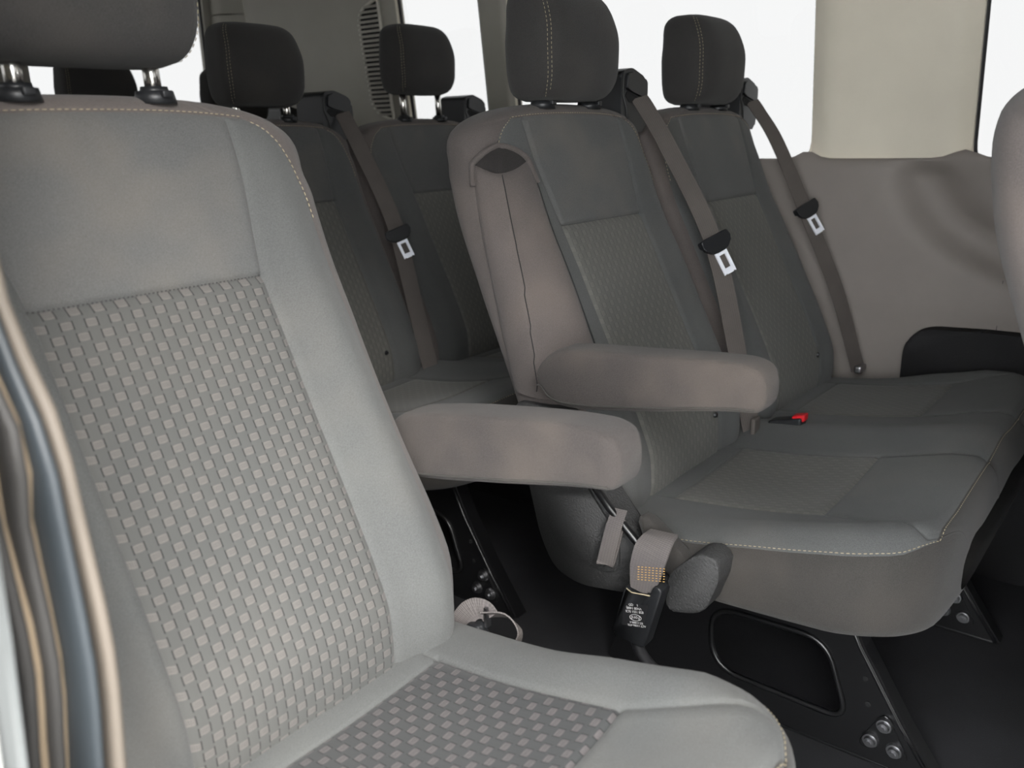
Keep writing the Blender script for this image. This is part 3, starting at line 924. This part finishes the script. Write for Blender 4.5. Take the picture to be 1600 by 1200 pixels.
def vspan(z):
    ya, yb = [], []
    lo, hi = 9, -9
    n = len(vp)
    for i in range(n):
        (y0, z0), (y1, z1) = vp[i], vp[(i+1) % n]
        if (z0-z)*(z1-z) <= 0 and z0 != z1:
            y = y0+(y1-y0)*(z-z0)/(z1-z0); lo = min(lo, y); hi = max(hi, y)
    return lo, hi
for i in range(24):
    z = .925+i*.0128
    lo, hi = vspan(z)
    if hi-lo < .02: continue
    if sm is None:
        bm = bmesh.new(); vv = add_box(bm, (-.007, -.5, -.0032), (.002, .5, .0032))
        for v in vv:
            if v.co.x < 0: v.co.z -= .003
        ob = from_bm('slat', bm, M['rear'], vent, loc=(0,0,0)); sm = ob
    else:
        ob = sm.copy(); C.objects.link(ob)
    ob.location = Vector((xv(z)-.002, (lo+hi)/2, z))-vent.location
    ob.scale = (1, hi-lo, 1)

# ---------------------------------------------------------------- door aperture in the left foreground
def strip(name, mat, xpl, rows, depth, rnd=.45):
    """upright seal: rows of (z, y_outer, y_inner) on plane x; depth along x"""
    zs = [r[0] for r in rows][::-1]; f0 = interp(zs, [r[1] for r in rows][::-1]); f1 = interp(zs, [r[2] for r in rows][::-1])
    V, F = [], []; zz = np.linspace(FLOOR, 1.40, 60); k = 14
    for z in zz:
        a, b = f0(z), f1(z); c, w = (a+b)/2, abs(b-a)/2
        for j in range(k):
            t = 2*math.pi*j/k; V.append((xpl-depth*.5+depth*math.copysign(abs(math.cos(t))**.7, math.cos(t)), .004+c+w*math.copysign(abs(math.sin(t))**.7, math.sin(t)), z))
    for i in range(len(zz)-1):
        for j in range(k): F.append((i*k+j, i*k+(j+1) % k, (i+1)*k+(j+1) % k, (i+1)*k+j))
    o = link(name, V, F, mat, None, True); o['kind'] = 'structure'; return o
def K(x, y, xp):   # scale a point measured on the plane x = -.98 along its ray from the door opening
    return None
CX, CY, CZ = -1.14604, -0.77893, 0.85634
def resc(rows, xp):
    k = (xp-CX)/(-.98-CX)
    return [(CZ+(z-CZ)*k, CY+(a-CY)*k, CY+(b-CY)*k) for z, a, b in rows]
beige = [(1.3,-.30,-.325),(.90,-.325,-.342),(.80,-.332,-.350),(.779,-.337,-.354),(.75,-.354,-.376),(.722,-.370,-.388),(.69,-.374,-.392),(.623,-.376,-.400),(.54,-.361,-.389),(.30,-.33,-.36),(-.05,-.29,-.32)]
blue = [(1.3,-.26,-.30),(.80,-.29,-.332),(.777,-.305,-.339),(.745,-.31,-.356),(.716,-.342,-.372),(.682,-.329,-.374),(.61,-.331,-.377),(.52,-.309,-.362),(.30,-.27,-.33),(-.05,-.23,-.29)]
g2 = [(1.3,-.22,-.27),(.80,-.25,-.30),(.745,-.28,-.32),(.711,-.318,-.341),(.671,-.292,-.328),(.596,-.302,-.331),(.50,-.281,-.309),(.30,-.25,-.28),(-.05,-.21,-.24)]
t1 = [(1.3,-.21,-.222),(.80,-.24,-.252),(.71,-.290,-.300),(.665,-.284,-.294),(.589,-.293,-.305),(.49,-.269,-.283),(.30,-.24,-.254),(-.05,-.20,-.214)]
g1 = [(1.3,-.16,-.22),(.80,-.20,-.25),(.69,-.25,-.29),(.66,-.25,-.290),(.582,-.26,-.295),(.48,-.236,-.27),(.30,-.21,-.245),(-.05,-.17,-.205)]
strip('trim_8', M['beige'], -.975, resc(beige, -.975), .004)
strip('trim_9', M['seal_blue'], -.987, resc(blue, -.987), .004)
strip('trim_10', M['seal_grey'], -.998, resc(g2, -.998), .004)
strip('trim_11', M['tan'], -1.004, resc(t1, -1.004), .003)
strip('trim_12', M['seal_grey'], -1.010, resc(g1, -1.010), .004)
t2 = [(z, b+.004, b-.003) for z, a, b in g2]
strip('trim_13', M['tan'], -.994, resc(t2, -.994), .002)
bm = bmesh.new()
add_prism(bm, [(-.385, FLOOR), (-.401, .587), (-.418, .66), (-.429, .72), (-.42, .9), (-.395, 1.4), (-.2, 1.4), (-.2, FLOOR)], 'x', -1.040, -1.030, .003)
struct('trim_14', bm, M['paint'])
# inner closing panel between the seals and the near wall
bm = bmesh.new()
add_prism(bm, [(-.29, FLOOR), (-.20, FLOOR), (-.18, 1.45), (-.27, 1.45), (-.29, .80), (-.32, .66), (-.32, .5)], 'x', -.990, -.982, .002)
struct('trim_15', bm, M['beige'])

# ---------------------------------------------------------------- seats
mid = double_seat('head', (0, 0))
tag(mid, 'double passenger seat with folded-down near armrest, grey cushions, in the middle of the picture', 'seat', 'double passenger seats')
mid.location = (0, 0, FLOOR)
back = copy_tree(mid); back.location = (0, .757, FLOOR)
tag(back, 'dark double passenger seat directly behind the middle one, headrest raised on bare posts', 'seat', 'double passenger seats')
hr = sorted([c for c in back.children if c.name.startswith('headrest')], key=lambda o: o.name)
hr[0].location.z += .020; hr[1].location.z += .052
for c, r in ((hr[0], .020), (hr[1], .052)):
    for ch in c.children:
        if ch.name.startswith('post'):
            ch.data = ch.data.copy()
            for v in ch.data.vertices:
                if v.co.z < .9: v.co.z -= r
for c in list(back.children):
    if c.name.startswith('armrest'):
        for g in list(c.children): bpy.data.objects.remove(g)
        bpy.data.objects.remove(c)
last = copy_tree(mid); last.location = (0, 1.514, FLOOR)
tag(last, 'rearmost double seat, only its dark headrests showing against the rear window', 'seat', 'double passenger seats')
lh = sorted([c for c in last.children if c.name.startswith('headrest')], key=lambda o: o.name)[0]
lh.location.x += .055; lh.location.z += .01
frnt = copy_tree(mid); frnt.location = (0, -.690, FLOOR)
tag(frnt, 'brown-grey blurred seat back at the right edge, in front of the middle double seat', 'seat', 'double passenger seats')

near = single_seat()
near.location = (-.742, 0, FLOOR)
tag(near, 'single passenger seat with basket-weave patterned panels in the left foreground', 'seat')

# ---------------------------------------------------------------- belts
def ribbon(path, wid, wdir=None, th=.0012):
    """flat webbing along path; wdir = width direction"""
    V, F, U = [], [], []; P = [Vector(p) for p in path]; d = 0
    for i, p in enumerate(P):
        if i: d += (P[i]-P[i-1]).length
        t = (P[min(i+1, len(P)-1)]-P[max(i-1, 0)]).normalized()
        wd = Vector(wdir[i] if isinstance(wdir, list) else (wdir or (1, 0, 0)))
        wd = (wd - t*wd.dot(t)).normalized(); n = t.cross(wd).normalized()
        w_ = wid[i] if isinstance(wid, (list, tuple)) else wid
        for a, b in ((-1, -1), (1, -1), (1, 1), (-1, 1)):
            V.append(p+wd*a*w_/2+n*b*th/2); U.append((a*w_/2, d))
    for i in range(len(P)-1):
        for j in range(4): F.append((i*4+j, i*4+(j+1) % 4, i*4+4+(j+1) % 4, i*4+4+j))
    F.append((0, 1, 2, 3)); F.append(tuple(len(V)-4+j for j in range(4))[::-1])
    return V, F, U

def smooth_path(pts, n=8):
    P = [Vector(p) for p in pts]; out = []
    for i in range(len(P)-1):
        p0, p1, p2, p3 = P[max(i-1, 0)], P[i], P[i+1], P[min(i+2, len(P)-1)]
        for k in range(n):
            t = k/n
            out.append(.5*((2*p1)+(p2-p0)*t+(2*p0-5*p1+4*p2-p3)*t*t+(3*p1-p0-3*p2+p3)*t**3))
    out.append(P[-1]); return out

def seat_belt(pts, label, zt, w=.036):
    """pts in world; zt = height of the tongue"""
    base = Vector(pts[-1]); root = empty('seat_belt', base); root['_b'] = 0
    tag(root, label, 'seat belt', 'three-point belts over the double seats')
    path = smooth_path(pts)
    V, F, U = ribbon(path, w, (.86,-.5,0))
    link('webbing', [v-base for v in V], F, M['web'], root, False, U, loc=(0,0,0))
    i = min(range(len(path)), key=lambda k: abs(path[k].z-zt)); p = path[i]
    t = (path[i+1]-path[i-1]).normalized(); xd = Vector((.86, -.5, 0)); xd = (xd-t*xd.dot(t)).normalized(); n = t.cross(xd).normalized()
    if n.y > 0: n = -n
    t = -t if t.z > 0 else t
    def L(a, b, c): return p + (xd*math.cos(ROT)+t*math.sin(ROT))*a*1.12 + (t*math.cos(ROT)-xd*math.sin(ROT))*b*1.15 + n*(c*1.3+.002) - base
    ROT = -.16
    def plate(poly, c0, c1, bev):
        bm = bmesh.new(); add_prism(bm, poly, 'z', c0, c1, bev)
        for v in bm.verts: v.co = L(*v.co)
        return bm
    body = round_poly([(-.026,-.010), (.026,-.010), (.027,.004), (.012,.016), (-.012,.016), (-.027,.004)], .004, 3)
    tg = from_bm('tongue', plate(body, .0006, .007, .0015), M['black'], root, loc=(0,0,0))
    body2 = round_poly([(-.024,-.009), (.024,-.009), (.024,.002), (-.024,.002)], .003, 3)
    from_bm('tongue_back', plate(body2, -.006, -.0012, .001), M['black'], tg, loc=(0,0,0))
    # metal latch with a window
    bm = bmesh.new()
    for q in ([(-.011,.014), (-.006,.014), (-.006,.048), (-.011,.050)], [(.006,.014), (.011,.014), (.011,.050), (.006,.048)],
              [(-.006,.041), (.006,.041), (.006,.050), (-.006,.050)], [(-.006,.014), (.006,.014), (.006,.021), (-.006,.021)]):
        add_prism(bm, q, 'z', .002, .0045)
    for v in bm.verts: v.co = L(*v.co)
    from_bm('latch', bm, M['latch'], tg, loc=(0,0,0))
    return root

mb = [(.203,.004,.912),(.202,-.012,.892),(.198,-.060,.825),(.199,-.145,.675),(.199,-.197,.493),(.203,-.220,.39),(.206,-.228,.356)]
seat_belt(mb, 'grey belt down the inner shoulder of the middle seat nearest the camera', .685)
sbp = [(p[0]+PITCH, p[1], p[2]) for p in mb[:3]]+[(.672,-.135,.672),(.690,-.20,.52),(.705,-.24,.39),(.710,-.25,.355)]
seat_belt(sbp, 'grey belt beside the side wall on the middle row window seat', .69)
bb = [(p[0], p[1]+.757, p[2]) for p in mb]
seat_belt(bb, 'grey belt on the dark seat behind, between its two places', .655)

# window-side anchor and small webbing end of the middle seat
def box_thing(name, lo, hi, mat, label, cat, bev=.002, group=None):
    c = Vector(((lo[0]+hi[0])/2, (lo[1]+hi[1])/2, lo[2])); bm = bmesh.new(); add_box(bm, Vector(lo)-c, Vector(hi)-c, bev, 3)
    return tag(from_bm(name, bm, mat, None, loc=c), label, cat, group)
box_thing('belt_anchor', (.690,-.262,.350), (.730,-.247,.366), M['bolt'], 'dark metal belt anchor plate beside the side wall', 'anchor', .004)
box_thing('belt_anchor', (.186,-.240,.347), (.210,-.232,.385), M['web'], 'short grey webbing tab in the gap between the middle seats', 'anchor', .003)

# red release buckle between the places
bk = empty('belt_buckle', (.245,-.272,.374)); bk['_b'] = 0
tag(bk, 'small black buckle with a red release button sunk between the middle seats', 'buckle')
bm = bmesh.new(); add_box(bm, (-.014,-.030,-.020), (.014,.028,.004), .004, 3)
for v in bm.verts: v.co.z += -v.co.y*.25
b_ = from_bm('buckle_body', bm, M['black'], bk, loc=(0,0,0))
bm = bmesh.new(); add_box(bm, (-.010,-.034,-.004), (.010,-.012,.009), .003, 3)
for v in bm.verts: v.co.z += -v.co.y*.25
from_bm('release_button', bm, M['red'], bk, loc=(0,0,0))

# aisle-side buckle of the middle seat, hanging on its strap
def text(body, size, mat, name, parent, mtx, ext=.0002):
    cu = bpy.data.curves.new(name, 'FONT'); cu.body = body; cu.size = size; cu.extrude = ext; cu.align_x = 'CENTER'; cu.align_y = 'CENTER'
    o = bpy.data.objects.new(name, cu); C.objects.link(o)
    dg = bpy.context.evaluated_depsgraph_get(); me = bpy.data.meshes.new_from_object(o.evaluated_get(dg))
    bpy.data.objects.remove(o); me.materials.clear(); me.materials.append(mat)
    for v in me.vertices: v.co = mtx @ v.co
    ob = bpy.data.objects.new(name, me); C.objects.link(ob); ob.parent = parent; return ob

hb = empty('belt_buckle', (-.285,-.295,.235)); hb['_b'] = 0; HB = hb.location.copy()
tag(hb, 'black hanging buckle with a printed label on a stitched grey strap beside the middle seat', 'buckle')
strap = smooth_path([(-.258,-.310,.372),(-.272,-.309,.368),(-.284,-.306,.354),(-.288,-.301,.328),(-.288,-.296,.298)], 6)
wid = list(np.interp(np.linspace(0, 1, len(strap)), [0,.45,.75,1], [.040,.048,.044,.030]))
V, F, U = ribbon(strap, wid, (0,-1,.12), .003)
st_ = link('strap', [v-HB for v in V], F, M['weblight'], hb, False, U, loc=(0,0,0))
lines = []
for i in range(6):
    z = .338-i*.0035
    lines.append([Vector((-.2912,-.330,z+.004))-HB, Vector((-.2912,-.287,z-.006))-HB])
stitches('strap_stitching', lines, st_, plastic('orange_thread', lin(176,140,84), .8), .003, .0022, .0006, loc=(0,0,0))
bm = bmesh.new()
bp = round_poly([(-.328,.312),(-.317,.316),(-.311,.300),(-.286,.296),(-.276,.303),(-.257,.228),(-.304,.222)], .004, 4)
add_prism(bm, bp, 'x', -.294, -.272, .003, 3)
for v in bm.verts: v.co -= HB
bb_ = from_bm('buckle_body', bm, M['black'], hb, True, loc=(0,0,0))
V, F = ring_tube([Vector(p)-HB for p in ((-.2945,-.3115,.3005),(-.2945,-.286,.2965),(-.2945,-.278,.300))], circ(.0009, 6), up=Vector((1, 0, 0)))
link('edge_line', V, F, M['stitch'], bb_, True, loc=(0,0,0))
bm = bmesh.new(); add_prism(bm, round_poly([(-.311,.286),(-.278,.278),(-.272,.246),(-.302,.252)], .002, 3), 'x', -.2948, -.2935)
for v in bm.verts: v.co -= HB
lb = from_bm('label', bm, M['label'], bb_, loc=(0,0,0))
ctr = Vector((-.2951,-.2915,.266))-HB
yv = Vector((0,.972,-.235)); zv = Vector((0,.20,.98)); nv = Vector((-1,0,0))
def lab(dx, dz):    # printed upside down, like on the part
    m = Matrix.Identity(4); xd = yv; yd = -zv
    for i in range(3): m[i][0] = xd[i]; m[i][1] = yd[i]; m[i][2] = nv[i]; m[i][3] = (ctr+yv*dx+zv*dz)[i]
    return m
for s, z_, sz in (('1    QD', .0145, .0045), ('VN08 1488J', .0098, .0046), ('028 1551 EC8', .0052, .0046), ('Ford', -.0030, .0068), ('RT-11888-4', -.0098, .0040), ('ACT 11086-4TR', -.0138, .0040)):
    text(s, sz, M['white'], 'print', lb, lab(0, z_))
el = [ctr+yv*(.0085*math.cos(a))+zv*(-.0030+.0043*math.sin(a)) for a in np.linspace(0, 2*math.pi, 25)[:-1]]
V, F = ring_tube(el, circ(.0004, 5), up=Vector((1, 0, 0)), closed=True); link('oval', V, F, M['white'], lb, True, loc=(0,0,0))
V, F = ring_tube([Vector(p)-HB for p in smooth_path([(-.283,-.285,.228),(-.280,-.292,.205),(-.272,-.302,.185),(-.255,-.308,.165)])], circ(.008, 10), up=Vector((1, 0, 0)))
link('cable_sleeve', V, F, M['rubber'], hb, True, loc=(0,0,0))

# pull loop of the middle seat
lp = empty('pull_loop', (-.262,-.267,.385)); lp['_b'] = 0; LP = lp.location.copy(); LP.y -= .012+.012; lp.location.y += .0
tag(lp, 'grey webbing pull loop hanging beside the middle seat recliner cover', 'strap')
path = smooth_path([(-.256,-.268,.386),(-.270,-.268,.368),(-.274,-.262,.335),(-.272,-.256,.312),(-.268,-.254,.309),(-.265,-.256,.315),(-.262,-.262,.345),(-.258,-.266,.375)], 6)
V, F, U = ribbon([p-LP for p in path], .023, (0,-.97,.1), .0015)
link('webbing', V, F, M['weblight'], lp, False, U, loc=(0,0,0))

# strap and buckle beside the single seat
nb = empty('belt_buckle', (-.49,-.20,.30)); nb['_b'] = 0; NBL = nb.location.copy()
tag(nb, 'light grey webbing loops and buckle between the single seat cushion and backrest', 'buckle')
path = smooth_path([(-.515,-.130,.275),(-.500,-.165,.300),(-.492,-.188,.332),(-.488,-.205,.338),(-.486,-.214,.330)], 6)
V, F, U = ribbon([p-NBL for p in path], .026, (.1,-.35,-.9), .0016); link('webbing', V, F, M['weblight'], nb, False, U, loc=(0,0,0))
path = smooth_path([(-.486,-.205,.330),(-.480,-.232,.335),(-.476,-.246,.318),(-.480,-.240,.296),(-.488,-.222,.285),(-.494,-.206,.282)], 6)
V, F, U = ribbon([p-NBL for p in path], .022, (.55,.25,-.55), .0016); link('strap_loop', V, F, M['weblight'], nb, False, U, loc=(0,0,0))
bm = bmesh.new(); add_prism(bm, round_poly([(-.186,.318),(-.206,.322),(-.232,.262),(-.205,.255)], .004, 4), 'x', -.500, -.486, .003)
for v in bm.verts: v.co -= NBL
from_bm('buckle_body', bm, M['black'], nb, True, loc=(0,0,0))
bm = bmesh.new(); add_prism(bm, [(-.209,.343),(-.2125,.343),(-.2125,.318),(-.209,.318)], 'x', -.492, -.484)
for v in bm.verts: v.co -= NBL
from_bm('clip', bm, M['bolt'], nb, loc=(0,0,0))

for o in list(bpy.data.objects):
    for k in ('_b', '_g'):
        if k in o: del o[k]
